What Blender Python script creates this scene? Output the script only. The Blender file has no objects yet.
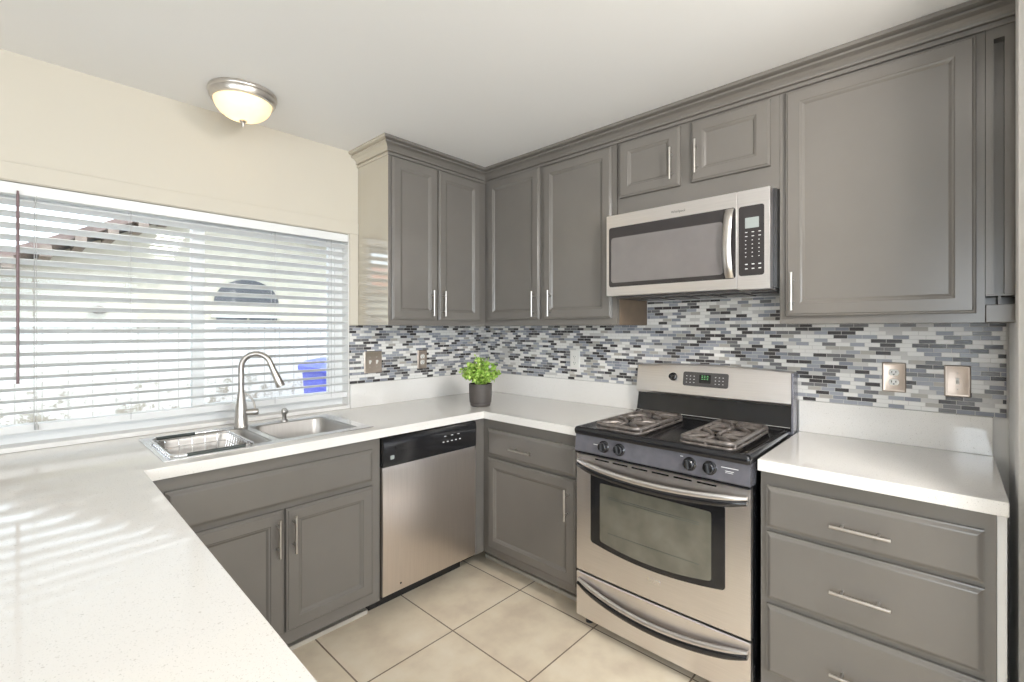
import bpy, bmesh, math, random
from mathutils import Vector, Matrix
random.seed(7)
scene = bpy.context.scene
col = scene.collection
PI = math.pi
CH0 = 2.42

# ------------------------------------------------------------------ camera, world, lights, exposure
cam_data = bpy.data.cameras.new('camera')
cam = bpy.data.objects.new('camera', cam_data)
col.objects.link(cam)
CAM = Vector((-2.4665, -2.5698, 1.3778))
YAW = 0.7553
cam.location = CAM
cam.rotation_euler = (PI / 2, 0, YAW - PI / 2)
cam_data.sensor_width = 36.0
cam_data.lens = 36.0 * 468.1 / 1024
cam_data.shift_x = 1.5 / 1024
cam_data.shift_y = -(341 - 329.3) / 1024
cam_data.clip_start = 0.02
scene.camera = cam

scene.view_settings.view_transform = 'Standard'
scene.view_settings.look = 'None'
scene.view_settings.gamma = 1.0
scene.view_settings.exposure = 0.05
scene.view_settings.use_curve_mapping = False

world = bpy.data.worlds.new('sky')
scene.world = world
world.use_nodes = True
wn = world.node_tree.nodes['Background']
wn.inputs[0].default_value = (0.80, 0.90, 1.0, 1)
wn.inputs[1].default_value = 4.2


def light(name, kind, loc, energy, color, rot=(0, 0, 0), size=None, angle=None):
    d = bpy.data.lights.new(name, kind)
    d.energy = energy
    d.color = color
    if kind == 'AREA':
        d.shape = 'RECTANGLE'
        d.size, d.size_y = size
    if kind == 'SUN':
        d.angle = angle
    if kind == 'POINT':
        d.shadow_soft_size = size
    o = bpy.data.objects.new(name, d)
    o.location = loc
    o.rotation_euler = rot
    col.objects.link(o)
    return o


sun = light('sun', 'SUN', (0, 0, 8), 2.6, (1, 0.96, 0.88), angle=0.01)
sun.rotation_euler = Vector((-0.30, 0.50, -0.82)).to_track_quat('-Z', 'Y').to_euler()
# added fill light at the invented patio door and dining window behind the camera
light('patio_fill', 'AREA', (-2.7, -5.72, 1.25), 52, (0.90, 0.955, 1.0), (PI / 2, 0, 0), (2.9, 2.1))
light('dining_fill', 'AREA', (-5.32, -3.9, 1.45), 78, (0.90, 0.955, 1.0), (PI / 2, 0, -PI / 2), (2.6, 1.5))


SPOT_AT = Vector((-1.42, -3.12, CH0 - 0.16))
SPOT_DIR = (Vector((-0.45, -1.25, 0.9)) - SPOT_AT).normalized()
light('fill_spot_light', 'AREA', SPOT_AT + SPOT_DIR * 0.062, 24, (1.0, 0.965, 0.92), SPOT_DIR.to_track_quat('-Z', 'Y').to_euler(), (0.26, 0.26))  # unseen ceiling light added to fill the stove corner


# ------------------------------------------------------------------ materials
class NT:
    def __init__(self, name):
        self.m = bpy.data.materials.new(name)
        self.m.use_nodes = True
        self.t = self.m.node_tree
        self.b = self.t.nodes['Principled BSDF']

    def n(self, typ, **kw):
        x = self.t.nodes.new(typ)
        for k, v in kw.items():
            setattr(x, k, v)
        return x

    def link(self, a, b):
        self.t.links.new(a, b)

    def math(self, op, a, b=None):
        x = self.n('ShaderNodeMath', operation=op)
        for i, v in enumerate((a, b)):
            if v is None:
                continue
            if hasattr(v, 'links') or isinstance(v, bpy.types.NodeSocket):
                self.link(v, x.inputs[i])
            else:
                x.inputs[i].default_value = v
        return x.outputs[0]

    def pos(self):
        g = self.n('ShaderNodeNewGeometry')
        s = self.n('ShaderNodeSeparateXYZ')
        self.link(g.outputs['Position'], s.inputs[0])
        return g.outputs['Position'], s.outputs[0], s.outputs[1], s.outputs[2]

    def noise(self, scale, detail=3, vec=None, rough=0.5):
        x = self.n('ShaderNodeTexNoise')
        x.inputs['Scale'].default_value = scale
        x.inputs['Detail'].default_value = detail
        x.inputs['Roughness'].default_value = rough
        self.link(vec if vec is not None else self.pos()[0], x.inputs['Vector'])
        return x.outputs[0]

    def ramp(self, fac, stops, interp='LINEAR'):
        r = self.n('ShaderNodeValToRGB')
        r.color_ramp.interpolation = interp
        while len(r.color_ramp.elements) < len(stops):
            r.color_ramp.elements.new(0.5)
        for e, (p, c) in zip(r.color_ramp.elements, stops):
            e.position = p
            e.color = (*c, 1) if len(c) == 3 else c
        self.link(fac, r.inputs[0])
        return r.outputs[0]

    def bump(self, h, strength, dist=0.001):
        x = self.n('ShaderNodeBump')
        x.inputs['Strength'].default_value = strength
        x.inputs['Distance'].default_value = dist
        self.link(h, x.inputs['Height'])
        self.link(x.outputs[0], self.b.inputs['Normal'])

    def scaled(self, sx, sy, sz):
        m = self.n('ShaderNodeMapping')
        m.inputs['Scale'].default_value = (sx, sy, sz)
        self.link(self.pos()[0], m.inputs['Vector'])
        return m.outputs[0]


def mat(name, color, rough=0.5, metal=0.0, spec=0.5, emit=None, strength=0, coat=0, bump=None, var=None):
    t = NT(name)
    b = t.b
    b.inputs['Base Color'].default_value = (*color, 1)
    b.inputs['Roughness'].default_value = rough
    b.inputs['Metallic'].default_value = metal
    b.inputs['Specular IOR Level'].default_value = spec
    b.inputs['Coat Weight'].default_value = coat
    if emit:
        b.inputs['Emission Color'].default_value = (*emit, 1)
        b.inputs['Emission Strength'].default_value = strength
    if bump:
        t.bump(t.noise(bump[0], 4), bump[1])
    if var:
        lo = tuple(c * (1 - var[1]) for c in color)
        hi = tuple(min(1, c * (1 + var[1])) for c in color)
        t.link(t.ramp(t.noise(var[0], 3), [(0.3, lo), (0.7, hi)]), b.inputs['Base Color'])
    return t.m


M = {}
M['ceiling'] = mat('ceiling_paint', (0.83, 0.82, 0.81), 0.7, bump=(90, 0.15), var=(1.2, 0.01))
M['wall'] = mat('cream_wall_paint', (0.60, 0.55, 0.465), 0.6, bump=(70, 0.2), var=(1.2, 0.01))
M['wall_white'] = mat('pale_wall_paint', (0.90, 0.885, 0.865), 0.55, bump=(70, 0.2), var=(1.2, 0.01))
M['trim'] = mat('white_trim_paint', (0.84, 0.82, 0.79), 0.4, var=(3, 0.01))
M['cab'] = mat('grey_cabinet_paint', (0.166, 0.152, 0.137), 0.25, spec=0.6, bump=(45, 0.05), var=(4, 0.04))
M['end'] = mat('lamplit_grey_cabinet_paint', (0.47, 0.42, 0.335), 0.14, spec=1.0, coat=1.0, var=(3, 0.03))  # cabinet grey made paler: lamp glow and window glare put into the colour
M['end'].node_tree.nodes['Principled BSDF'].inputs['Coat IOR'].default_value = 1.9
M['cab_in'] = mat('bare_brown_cabinet_side', (0.20, 0.145, 0.10), 0.6, var=(14, 0.1))
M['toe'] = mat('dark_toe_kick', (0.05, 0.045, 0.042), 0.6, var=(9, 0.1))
M['shoe'] = mat('beige_shoe_molding', (0.55, 0.50, 0.43), 0.5, var=(6, 0.06))
M['nickel'] = mat('brushed_nickel', (0.60, 0.57, 0.54), 0.28, 1.0, var=(60, 0.03))
M['chrome'] = mat('polished_chrome', (0.82, 0.82, 0.83), 0.12, 1.0, var=(30, 0.02))
M['faucet'] = mat('satin_nickel_faucet', (0.50, 0.475, 0.45), 0.30, 1.0, var=(30, 0.03))
M['black'] = mat('black_enamel', (0.012, 0.012, 0.014), 0.14, spec=0.6, var=(8, 0.1))
M['blackpl'] = mat('black_plastic', (0.018, 0.018, 0.019), 0.35, var=(30, 0.1))
M['rubber'] = mat('dark_rubber_grip', (0.05, 0.06, 0.055), 0.5, var=(30, 0.1))
M['white_pl'] = mat('white_plastic', (0.82, 0.80, 0.76), 0.35, var=(30, 0.02))
M['print'] = mat('pale_print', (0.72, 0.72, 0.72), 0.5, var=(40, 0.02))
M['plate'] = mat('bronzed_nickel_plate', (0.50, 0.42, 0.36), 0.35, 0.85, var=(40, 0.05))
M['iron'] = mat('brown_grey_cast_iron', (0.19, 0.165, 0.15), 0.28, 0.35, spec=0.7, bump=(120, 0.3), var=(45, 0.35))
M['drip'] = mat('chrome_drip_bowl', (0.75, 0.66, 0.55), 0.18, 1.0, bump=(60, 0.3), var=(25, 0.1))
M['burner'] = mat('burner_cap', (0.06, 0.055, 0.055), 0.4, 0.3, var=(60, 0.2))
M['pot'] = mat('dark_taupe_pot', (0.085, 0.072, 0.065), 0.55, bump=(200, 0.2), var=(30, 0.08))
M['soil'] = mat('potting_soil', (0.04, 0.028, 0.02), 0.9, bump=(200, 1), var=(150, 0.4))
M['display'] = mat('dark_display', (0.02, 0.02, 0.02), 0.12, var=(10, 0.1))
M['lcd'] = mat('grey_lcd', (0.33, 0.36, 0.35), 0.25, var=(10, 0.02))
M['green'] = mat('lit_green_digits', (0.02, 0.05, 0.02), 0.4, emit=(0.30, 0.9, 0.35), strength=0.8)
M['keypanel'] = mat('grey_key_panel', (0.07, 0.065, 0.065), 0.3, var=(10, 0.06))
M['navy'] = mat('dark_slate_panel', (0.22, 0.215, 0.245), 0.25, 0.5, spec=0.6, var=(30, 0.1))
M['brown_wand'] = mat('mauve_brown_wand', (0.21, 0.145, 0.15), 0.4, var=(30, 0.05))
M['cord'] = mat('grey_cord', (0.48, 0.47, 0.46), 0.8, var=(60, 0.05))
M['vinyl'] = mat('white_vinyl_frame', (0.86, 0.86, 0.85), 0.35, var=(6, 0.01))


def slat_mat():
    t = NT('white_slat')
    t.b.inputs['Base Color'].default_value = (0.8, 0.8, 0.79, 1)
    t.b.inputs['Roughness'].default_value = 0.35
    t.link(t.ramp(t.noise(8), [(0.3, (0.76, 0.76, 0.755)), (0.7, (0.80, 0.80, 0.79))]), t.b.inputs['Base Color'])
    return t.m


M['slat'] = slat_mat()


def steel(name, color, rough, axis):
    t = NT(name)
    b = t.b
    b.inputs['Metallic'].default_value = 1
    v = t.scaled(*axis)
    nz = t.noise(1.0, 4, v)
    t.link(t.ramp(nz, [(0.3, tuple(c * 0.93 for c in color)), (0.7, color)]), b.inputs['Base Color'])
    big = t.noise(3.0, 2)
    r = t.n('ShaderNodeMapRange')
    r.inputs['To Min'].default_value = rough - 0.02
    r.inputs['To Max'].default_value = rough + 0.03
    t.link(big, r.inputs['Value'])
    t.link(r.outputs[0], b.inputs['Roughness'])
    return t.m


M['steel'] = steel('brushed_stainless_steel', (0.80, 0.77, 0.765), 0.30, (6, 6, 260))
M['steel_v'] = steel('vertical_brushed_steel', (0.70, 0.64, 0.60), 0.30, (220, 220, 5))
M['rimsteel'] = steel('polished_sink_rim_steel', (0.84, 0.84, 0.85), 0.16, (60, 12, 12))
M['sinksteel'] = steel('sink_stainless_steel', (0.50, 0.485, 0.47), 0.42, (160, 12, 12))


def quartz():
    t = NT('white_speckled_quartz')
    sp = t.noise(420, 2)
    sp2 = t.noise(150, 3)
    a = t.ramp(sp, [(0.28, (0.56, 0.54, 0.50)), (0.37, (0.83, 0.80, 0.765))])
    b2 = t.ramp(sp2, [(0.27, (0.60, 0.57, 0.52)), (0.34, (1, 1, 1))])
    mx = t.n('ShaderNodeMix', data_type='RGBA', blend_type='MULTIPLY')
    mx.inputs[0].default_value = 0.6
    t.link(a, mx.inputs[6])
    t.link(b2, mx.inputs[7])
    t.link(mx.outputs[2], t.b.inputs['Base Color'])
    t.b.inputs['Roughness'].default_value = 0.07
    t.b.inputs['Specular IOR Level'].default_value = 0.85
    return t.m


M['quartz'] = quartz()


def mosaic():
    t = NT('glass_and_stone_strip_mosaic')
    p, x, y, z = t.pos()
    s = t.math('SUBTRACT', x, y)
    H, L = 0.0165, 0.0505
    rowf = t.math('DIVIDE', z, H)
    row = t.math('FLOOR', rowf)
    rn = t.n('ShaderNodeTexWhiteNoise', noise_dimensions='1D')
    t.link(row, rn.inputs['W'])
    u = t.math('ADD', t.math('DIVIDE', s, L), t.math('ADD', t.math('MULTIPLY', row, 0.5), t.math('MULTIPLY', rn.outputs[0], 0.35)))
    cc = t.math('FLOOR', u)
    cmb = t.n('ShaderNodeCombineXYZ')
    t.link(row, cmb.inputs[0])
    t.link(cc, cmb.inputs[1])
    wnz = t.n('ShaderNodeTexWhiteNoise', noise_dimensions='3D')
    t.link(cmb.outputs[0], wnz.inputs['Vector'])
    pal = [(0.0, (0.82, 0.80, 0.77)), (0.28, (0.60, 0.58, 0.56)), (0.38, (0.36, 0.37, 0.41)),
           (0.52, (0.25, 0.26, 0.30)), (0.66, (0.17, 0.165, 0.17)), (0.78, (0.055, 0.05, 0.052)), (0.94, (0.44, 0.41, 0.37))]
    c = t.ramp(wnz.outputs[0], pal, 'CONSTANT')
    fu = t.math('FRACT', u)
    fz = t.math('FRACT', rowf)
    g1 = t.math('LESS_THAN', fu, 0.035)
    g2 = t.math('LESS_THAN', fz, 0.11)
    g = t.math('MAXIMUM', g1, g2)
    mx = t.n('ShaderNodeMix', data_type='RGBA')
    t.link(g, mx.inputs[0])
    t.link(c, mx.inputs[6])
    mx.inputs[7].default_value = (0.60, 0.58, 0.55, 1)
    t.link(mx.outputs[2], t.b.inputs['Base Color'])
    r = t.n('ShaderNodeMapRange')
    t.link(g, r.inputs['Value'])
    r.inputs['To Min'].default_value = 0.26
    r.inputs['To Max'].default_value = 0.75
    t.link(r.outputs[0], t.b.inputs['Roughness'])
    t.bump(t.math('SUBTRACT', 1.0, g), 0.5, 0.0012)
    return t.m


M['mosaic'] = mosaic()


def floor_tile():
    t = NT('beige_ceramic_floor_tile')
    p, x, y, z = t.pos()
    T = 0.4572
    g = None
    ids = []
    for a, off in ((x, 0.632), (y, 0.911)):
        u = t.math('DIVIDE', t.math('ADD', a, off), T)
        ids.append(t.math('FLOOR', u))
        f = t.math('FRACT', u)
        e = t.math('GREATER_THAN', t.math('ABSOLUTE', t.math('SUBTRACT', f, 0.5)), 0.5 - 0.0042 / T * 0.75)
        g = e if g is None else t.math('MAXIMUM', g, e)
    cmb = t.n('ShaderNodeCombineXYZ')
    t.link(ids[0], cmb.inputs[0])
    t.link(ids[1], cmb.inputs[1])
    wnz = t.n('ShaderNodeTexWhiteNoise', noise_dimensions='3D')
    t.link(cmb.outputs[0], wnz.inputs['Vector'])
    cloud = t.noise(7, 5)
    f = t.math('ADD', t.math('MULTIPLY', cloud, 0.85), t.math('MULTIPLY', wnz.outputs[0], 0.15))
    c = t.ramp(f, [(0.30, (0.72, 0.60, 0.46)), (0.5, (0.84, 0.725, 0.56)), (0.7, (0.90, 0.80, 0.65))])
    mx = t.n('ShaderNodeMix', data_type='RGBA')
    t.link(g, mx.inputs[0])
    t.link(c, mx.inputs[6])
    mx.inputs[7].default_value = (0.24, 0.175, 0.12, 1)
    t.link(mx.outputs[2], t.b.inputs['Base Color'])
    t.b.inputs['Roughness'].default_value = 0.38
    t.bump(t.math('SUBTRACT', 1.0, g), 0.4, 0.002)
    return t.m


M['floor'] = floor_tile()


def glass(name, tint=(1, 1, 1), refl=0.08, dark=None):
    t = NT(name)
    tr = t.n('ShaderNodeBsdfTransparent')
    tr.inputs[0].default_value = (*tint, 1)
    gl = t.n('ShaderNodeBsdfGlossy')
    gl.inputs['Roughness'].default_value = 0.03
    fr = t.n('ShaderNodeFresnel')
    fr.inputs[0].default_value = 1.5
    ms = t.n('ShaderNodeMixShader')
    t.link(fr.outputs[0], ms.inputs[0])
    t.link(tr.outputs[0], ms.inputs[1])
    t.link(gl.outputs[0], ms.inputs[2])
    t.link(ms.outputs[0], t.t.nodes['Material Output'].inputs[0])
    return t.m


M['glass'] = glass('clear_window_glass', (0.96, 0.98, 0.98))


def oven_glass():
    t = NT('dark_oven_glass')
    c = t.ramp(t.noise(9, 3), [(0.3, (0.10, 0.095, 0.075)), (0.7, (0.16, 0.15, 0.12))])
    t.link(c, t.b.inputs['Base Color'])
    t.b.inputs['Roughness'].default_value = 0.09
    t.b.inputs['Specular IOR Level'].default_value = 0.8
    t.b.inputs['Coat Weight'].default_value = 0.6
    t.b.inputs['Coat Roughness'].default_value = 0.04
    return t.m


M['ovenglass'] = oven_glass()
M['mwglass'] = mat('microwave_window_glass', (0.16, 0.145, 0.145), 0.07, spec=1.0, coat=1.0, var=(12, 0.05))
M['mwframe'] = mat('microwave_window_border', (0.030, 0.026, 0.027), 0.15, spec=0.6, var=(12, 0.05))


def bowl_mat():
    t = NT('frosted_amber_glass')
    t.b.inputs['Base Color'].default_value = (1.0, 0.86, 0.60, 1)
    t.b.inputs['Roughness'].default_value = 0.35
    cl = t.ramp(t.noise(14, 3), [(0.3, (1.0, 0.72, 0.36)), (0.7, (1.0, 0.84, 0.52))])
    t.link(cl, t.b.inputs['Emission Color'])
    t.b.inputs['Emission Strength'].default_value = 0.35
    tl = t.n('ShaderNodeBsdfTranslucent')
    tl.inputs[0].default_value = (1.0, 0.84, 0.52, 1)
    ms = t.n('ShaderNodeMixShader')
    ms.inputs[0].default_value = 0.035
    t.link(t.b.outputs[0], ms.inputs[1])
    t.link(tl.outputs[0], ms.inputs[2])
    t.link(ms.outputs[0], t.t.nodes['Material Output'].inputs[0])
    return t.m


M['bowl'] = bowl_mat()


def leaf_mat():
    t = NT('bright_green_leaf')
    c = t.ramp(t.noise(70, 2), [(0.3, (0.13, 0.27, 0.03)), (0.5, (0.34, 0.54, 0.08)), (0.7, (0.66, 0.80, 0.26))])
    t.link(c, t.b.inputs['Base Color'])
    t.b.inputs['Roughness'].default_value = 0.5
    t.b.inputs['Subsurface Weight'].default_value = 0.15
    t.b.inputs['Subsurface Radius'].default_value = (0.005, 0.01, 0.002)
    return t.m


M['leaf'] = leaf_mat()

# outdoors
M['stucco'] = mat('cream_stucco', (0.52, 0.475, 0.39), 0.9, bump=(40, 0.4), var=(6, 0.04))
M['rooftile'] = mat('brown_roof_tile', (0.17, 0.12, 0.105), 0.8, var=(9, 0.25))
M['redroof'] = mat('terracotta_roof', (0.50, 0.22, 0.15), 0.8, var=(9, 0.2))
M['rafter'] = mat('weathered_rafter', (0.22, 0.17, 0.14), 0.8, var=(12, 0.2))
M['darkwin'] = mat('dark_far_window', (0.05, 0.05, 0.058), 0.2, var=(9, 0.05))
M['bin'] = mat('blue_bin_plastic', (0.10, 0.12, 0.55), 0.45, var=(9, 0.08))
M['dirt'] = mat('bare_yard_ground', (0.42, 0.37, 0.30), 0.95, bump=(30, 0.5), var=(7, 0.3))


def fence_mat():
    t = NT('worn_white_fence_boards')
    p, x, y, z = t.pos()
    u = t.math('FRACT', t.math('DIVIDE', x, 0.145))
    g = t.math('LESS_THAN', u, 0.07)
    wear = t.noise(11, 5, None, 0.7)
    low = t.n('ShaderNodeMapRange')
    t.link(z, low.inputs['Value'])
    low.inputs['From Min'].default_value = 0.2
    low.inputs['From Max'].default_value = 1.25
    low.inputs['To Min'].default_value = 0.16
    low.inputs['To Max'].default_value = -0.12
    f = t.math('ADD', wear, low.outputs[0])
    c = t.ramp(f, [(0.52, (0.60, 0.585, 0.57)), (0.61, (0.27, 0.24, 0.20))])
    mx = t.n('ShaderNodeMix', data_type='RGBA')
    t.link(g, mx.inputs[0])
    t.link(c, mx.inputs[6])
    mx.inputs[7].default_value = (0.36, 0.34, 0.31, 1)
    t.link(mx.outputs[2], t.b.inputs['Base Color'])
    t.b.inputs['Roughness'].default_value = 0.8
    return t.m


M['fence'] = fence_mat()


# ------------------------------------------------------------------ mesh helpers
def B():
    return bmesh.new()


def box(bm, x0, x1, y0, y1, z0, z1, bev=0.0, seg=2):
    x0, x1 = sorted((x0, x1)); y0, y1 = sorted((y0, y1)); z0, z1 = sorted((z0, z1))
    vs = [bm.verts.new(p) for p in ((x0, y0, z0), (x1, y0, z0), (x1, y1, z0), (x0, y1, z0),
                                    (x0, y0, z1), (x1, y0, z1), (x1, y1, z1), (x0, y1, z1))]
    fs = [bm.faces.new([vs[i] for i in f]) for f in
          ((0, 3, 2, 1), (4, 5, 6, 7), (0, 1, 5, 4), (1, 2, 6, 5), (2, 3, 7, 6), (3, 0, 4, 7))]
    if bev > 0:
        es = list({e for f in fs for e in f.edges})
        bmesh.ops.bevel(bm, geom=es, offset=bev, segments=seg, profile=0.6, affect='EDGES')
    return bm


class Fr:
    """a wall-mounted frame: origin o, u to the right, v up, n out of the wall"""
    def __init__(s, o, u, n):
        s.o = Vector(o); s.u = Vector(u); s.v = Vector((0, 0, 1)); s.n = Vector(n)

    def p(s, a, b, c):
        return s.o + s.u * a + s.v * b + s.n * c


FW = lambda depth: Fr((0, -depth, 0), (1, 0, 0), (0, -1, 0))          # window wall: a = x
FS = lambda depth: Fr((-depth, 0, 0), (0, -1, 0), (-1, 0, 0))         # stove wall: a = -y


def fbox(bm, fr, a0, a1, b0, b1, c0, c1, bev=0.0, seg=2):
    p = fr.p(a0, b0, c0); q = fr.p(a1, b1, c1)
    return box(bm, p.x, q.x, p.y, q.y, p.z, q.z, bev, seg)


def rings(bm, fr, a0, a1, b0, b1, loops):
    """nested rectangles (inset, depth): mitred profile, closed front and back"""
    prev = None
    for k, (i, d) in enumerate(loops):
        vs = [bm.verts.new(fr.p(a, b, d)) for a, b in ((a0 + i, b0 + i), (a1 - i, b0 + i), (a1 - i, b1 - i), (a0 + i, b1 - i))]
        if prev is None:
            bm.faces.new(vs[::-1])
        else:
            for j in range(4):
                bm.faces.new([prev[j], prev[(j + 1) % 4], vs[(j + 1) % 4], vs[j]])
        prev = vs
    bm.faces.new(prev)
    return bm


def rrect(w0, w1, h0, h1, r, n=6):
    pts = []
    for cx_, cy_, a0 in ((w1 - r, h1 - r, 0), (w0 + r, h1 - r, 90), (w0 + r, h0 + r, 180), (w1 - r, h0 + r, 270)):
        for k in range(n + 1):
            a = math.radians(a0 + 90 * k / n)
            pts.append((cx_ + r * math.cos(a), cy_ + r * math.sin(a)))
    return pts


def loops_mesh(bm, loops, cap0=True, cap1=True):
    prev = None
    first = None
    for lp in loops:
        vs = [bm.verts.new(p) for p in lp]
        if prev is None:
            first = vs
        else:
            n = len(vs)
            for j in range(n):
                bm.faces.new([prev[j], prev[(j + 1) % n], vs[(j + 1) % n], vs[j]])
        prev = vs
    if cap0:
        bm.faces.new(first[::-1])
    if cap1:
        bm.faces.new(prev)
    return bm


def plate(bm, fr, a0, a1, b0, b1, c0, c1, r, bev=0.002, n=5):
    """rounded-rectangle plate lying on a wall frame"""
    L = []
    for i, c in ((0, c0), (0, c1 - bev), (bev, c1)):
        L.append([fr.p(a, b, c) for a, b in rrect(a0 + i, a1 - i, b0 + i, b1 - i, max(r - i, 0.0005), n)])
    return loops_mesh(bm, L)


def tube(bm, pts, rad, seg=10, caps=True):
    pts = [Vector(p) for p in pts]
    if not isinstance(rad, (list, tuple)):
        rad = [rad] * len(pts)
    t = [(pts[min(i + 1, len(pts) - 1)] - pts[max(i - 1, 0)]).normalized() for i in range(len(pts))]
    up = Vector((0, 0, 1)) if abs(t[0].z) < 0.9 else Vector((1, 0, 0))
    a = t[0].cross(up).normalized()
    L = []
    for i, p in enumerate(pts):
        a = (a - t[i] * a.dot(t[i])).normalized()
        b = t[i].cross(a)
        L.append([p + (a * math.cos(2 * PI * k / seg) + b * math.sin(2 * PI * k / seg)) * rad[i] for k in range(seg)])
    return loops_mesh(bm, L, caps, caps)


def lathe(bm, o, axis, prof, seg=32, caps=True):
    o = Vector(o); ax = Vector(axis).normalized()
    a = ax.cross(Vector((0, 0, 1)) if abs(ax.z) < 0.9 else Vector((1, 0, 0))).normalized()
    b = ax.cross(a)
    L = [[o + ax * h + (a * math.cos(2 * PI * k / seg) + b * math.sin(2 * PI * k / seg)) * max(r, 0.0004) for k in range(seg)] for r, h in prof]
    return loops_mesh(bm, L, caps, caps)


def cells(bm, us, vs, fill, w0, w1, axes='xyz', bev=0.0):
    """slab cut from a grid of cells; axes: which axis us, vs and thickness run along"""
    us = sorted(us); vs = sorted(vs)
    nu, nv = len(us) - 1, len(vs) - 1
    F = [[bool(fill((us[i] + us[i + 1]) / 2, (vs[j] + vs[j + 1]) / 2)) for j in range(nv)] for i in range(nu)]
    idx = {c: 'xyz'.index(c) for c in 'xyz'}
    cache = {}

    def V(i, j, k):
        if (i, j, k) not in cache:
            p = [0, 0, 0]
            p[idx[axes[0]]] = us[i]; p[idx[axes[1]]] = vs[j]; p[idx[axes[2]]] = (w0, w1)[k]
            cache[(i, j, k)] = bm.verts.new(p)
        return cache[(i, j, k)]
    g = lambda i, j: 0 <= i < nu and 0 <= j < nv and F[i][j]
    for i in range(nu):
        for j in range(nv):
            if not F[i][j]:
                continue
            bm.faces.new([V(i, j, 0), V(i, j + 1, 0), V(i + 1, j + 1, 0), V(i + 1, j, 0)])
            bm.faces.new([V(i, j, 1), V(i + 1, j, 1), V(i + 1, j + 1, 1), V(i, j + 1, 1)])
            if not g(i - 1, j): bm.faces.new([V(i, j, 0), V(i, j, 1), V(i, j + 1, 1), V(i, j + 1, 0)])
            if not g(i + 1, j): bm.faces.new([V(i + 1, j, 0), V(i + 1, j + 1, 0), V(i + 1, j + 1, 1), V(i + 1, j, 1)])
            if not g(i, j - 1): bm.faces.new([V(i, j, 0), V(i + 1, j, 0), V(i + 1, j, 1), V(i, j, 1)])
            if not g(i, j + 1): bm.faces.new([V(i, j + 1, 0), V(i, j + 1, 1), V(i + 1, j + 1, 1), V(i + 1, j + 1, 0)])
    bmesh.ops.recalc_face_normals(bm, faces=bm.faces)
    if bev:
        es = [e for e in bm.edges if len(e.link_faces) == 2 and e.calc_face_angle(0) > 1.0]
        bmesh.ops.bevel(bm, geom=es, offset=bev, segments=2, profile=0.6, affect='EDGES')
    return bm


def wloc(o):
    v = Vector((0, 0, 0))
    while o is not None:
        v += o.location
        o = o.parent
    return v


def obj(name, bm, m, parent=None, smooth=None, loc=None):
    me = bpy.data.meshes.new(name)
    bmesh.ops.remove_doubles(bm, verts=bm.verts, dist=1e-6)
    bmesh.ops.recalc_face_normals(bm, faces=bm.faces)
    base = wloc(parent) if parent else Vector(loc) if loc else Vector((0, 0, 0))
    bmesh.ops.translate(bm, verts=bm.verts, vec=-base)
    bm.to_mesh(me)
    bm.free()
    me.materials.append(m)
    if smooth:
        for p in me.polygons:
            p.use_smooth = True
        me.set_sharp_from_angle(angle=math.radians(smooth))
    o = bpy.data.objects.new(name, me)
    col.objects.link(o)
    if parent:
        o.parent = parent
    elif loc:
        o.location = loc
    return o


def root(name, label, cat, loc, group=None):
    o = bpy.data.objects.new(name, None)
    o.empty_display_size = 0.05
    col.objects.link(o)
    o.location = loc
    o['label'] = label
    o['category'] = cat
    if group:
        o['group'] = group
    return o


def tag(o, label, cat, group=None, kind=None):
    o['label'] = label
    o['category'] = cat
    if group: o['group'] = group
    if kind: o['kind'] = kind
    return o


def struct(name, bm, m, parent=None, smooth=None):
    o = obj(name, bm, m, parent, smooth)
    if not parent:
        o['kind'] = 'structure'
    return o


def text(name, s, fr, a, b, c, size, m, parent, align='LEFT'):
    cu = bpy.data.curves.new(name, 'FONT')
    cu.body = s
    cu.size = size
    cu.align_x = align
    cu.extrude = 0.0002
    tmp = bpy.data.objects.new(name + '_source', cu)
    col.objects.link(tmp)
    dg = bpy.context.evaluated_depsgraph_get()
    me = bpy.data.meshes.new_from_object(tmp.evaluated_get(dg))
    bpy.data.objects.remove(tmp)
    bpy.data.curves.remove(cu)
    base = wloc(parent)
    for v in me.vertices:
        v.co = fr.p(a + v.co.x, b + v.co.y, c + v.co.z) - base
    me.materials.clear()
    me.materials.append(m)
    o = bpy.data.objects.new(name, me)
    col.objects.link(o)
    o.parent = parent
    return o


# ------------------------------------------------------------------ setting
CH = 2.42
WX0, WX1, WZ0, WZ1 = -2.58, -1.118, 0.915, 1.934        # window opening
struct('floor', box(B(), -5.3, 0.0, -5.7, 0.0, -0.06, 0.0), M['floor'])
struct('ceiling', box(B(), -5.44, 0.14, -5.84, 0.14, CH, CH + 0.12), M['ceiling'])
struct('wall_back', cells(B(), [-5.44, WX0, WX1, 0.14], [0, WZ0, WZ1, CH],
                          lambda u, v: not (WX0 < u < WX1 and WZ0 < v < WZ1), 0.0, 0.14, 'xzy'), M['wall'])
struct('wall_right', box(B(), 0.0, 0.14, -5.7, 0.0, 0, CH), M['wall_white'])
struct('wall_left', cells(B(), [-5.7, -5.2, -2.6, 0], [0, 0.7, 2.15, CH],
                          lambda u, v: not (-5.2 < u < -2.6 and 0.7 < v < 2.15), -5.44, -5.3, 'yzx'), M['wall_white'])
struct('wall_front', cells(B(), [-5.44, -4.15, -1.25, 0.14], [0, 0.02, 2.15, CH],
                           lambda u, v: not (-4.15 < u < -1.25 and 0.02 < v < 2.15), -5.84, -5.7, 'xzy'), M['wall_white'])
struct('wall_return', box(B(), -0.86, -0.001, -2.86, -2.722, 0, CH), M['wall_white'])

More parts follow.
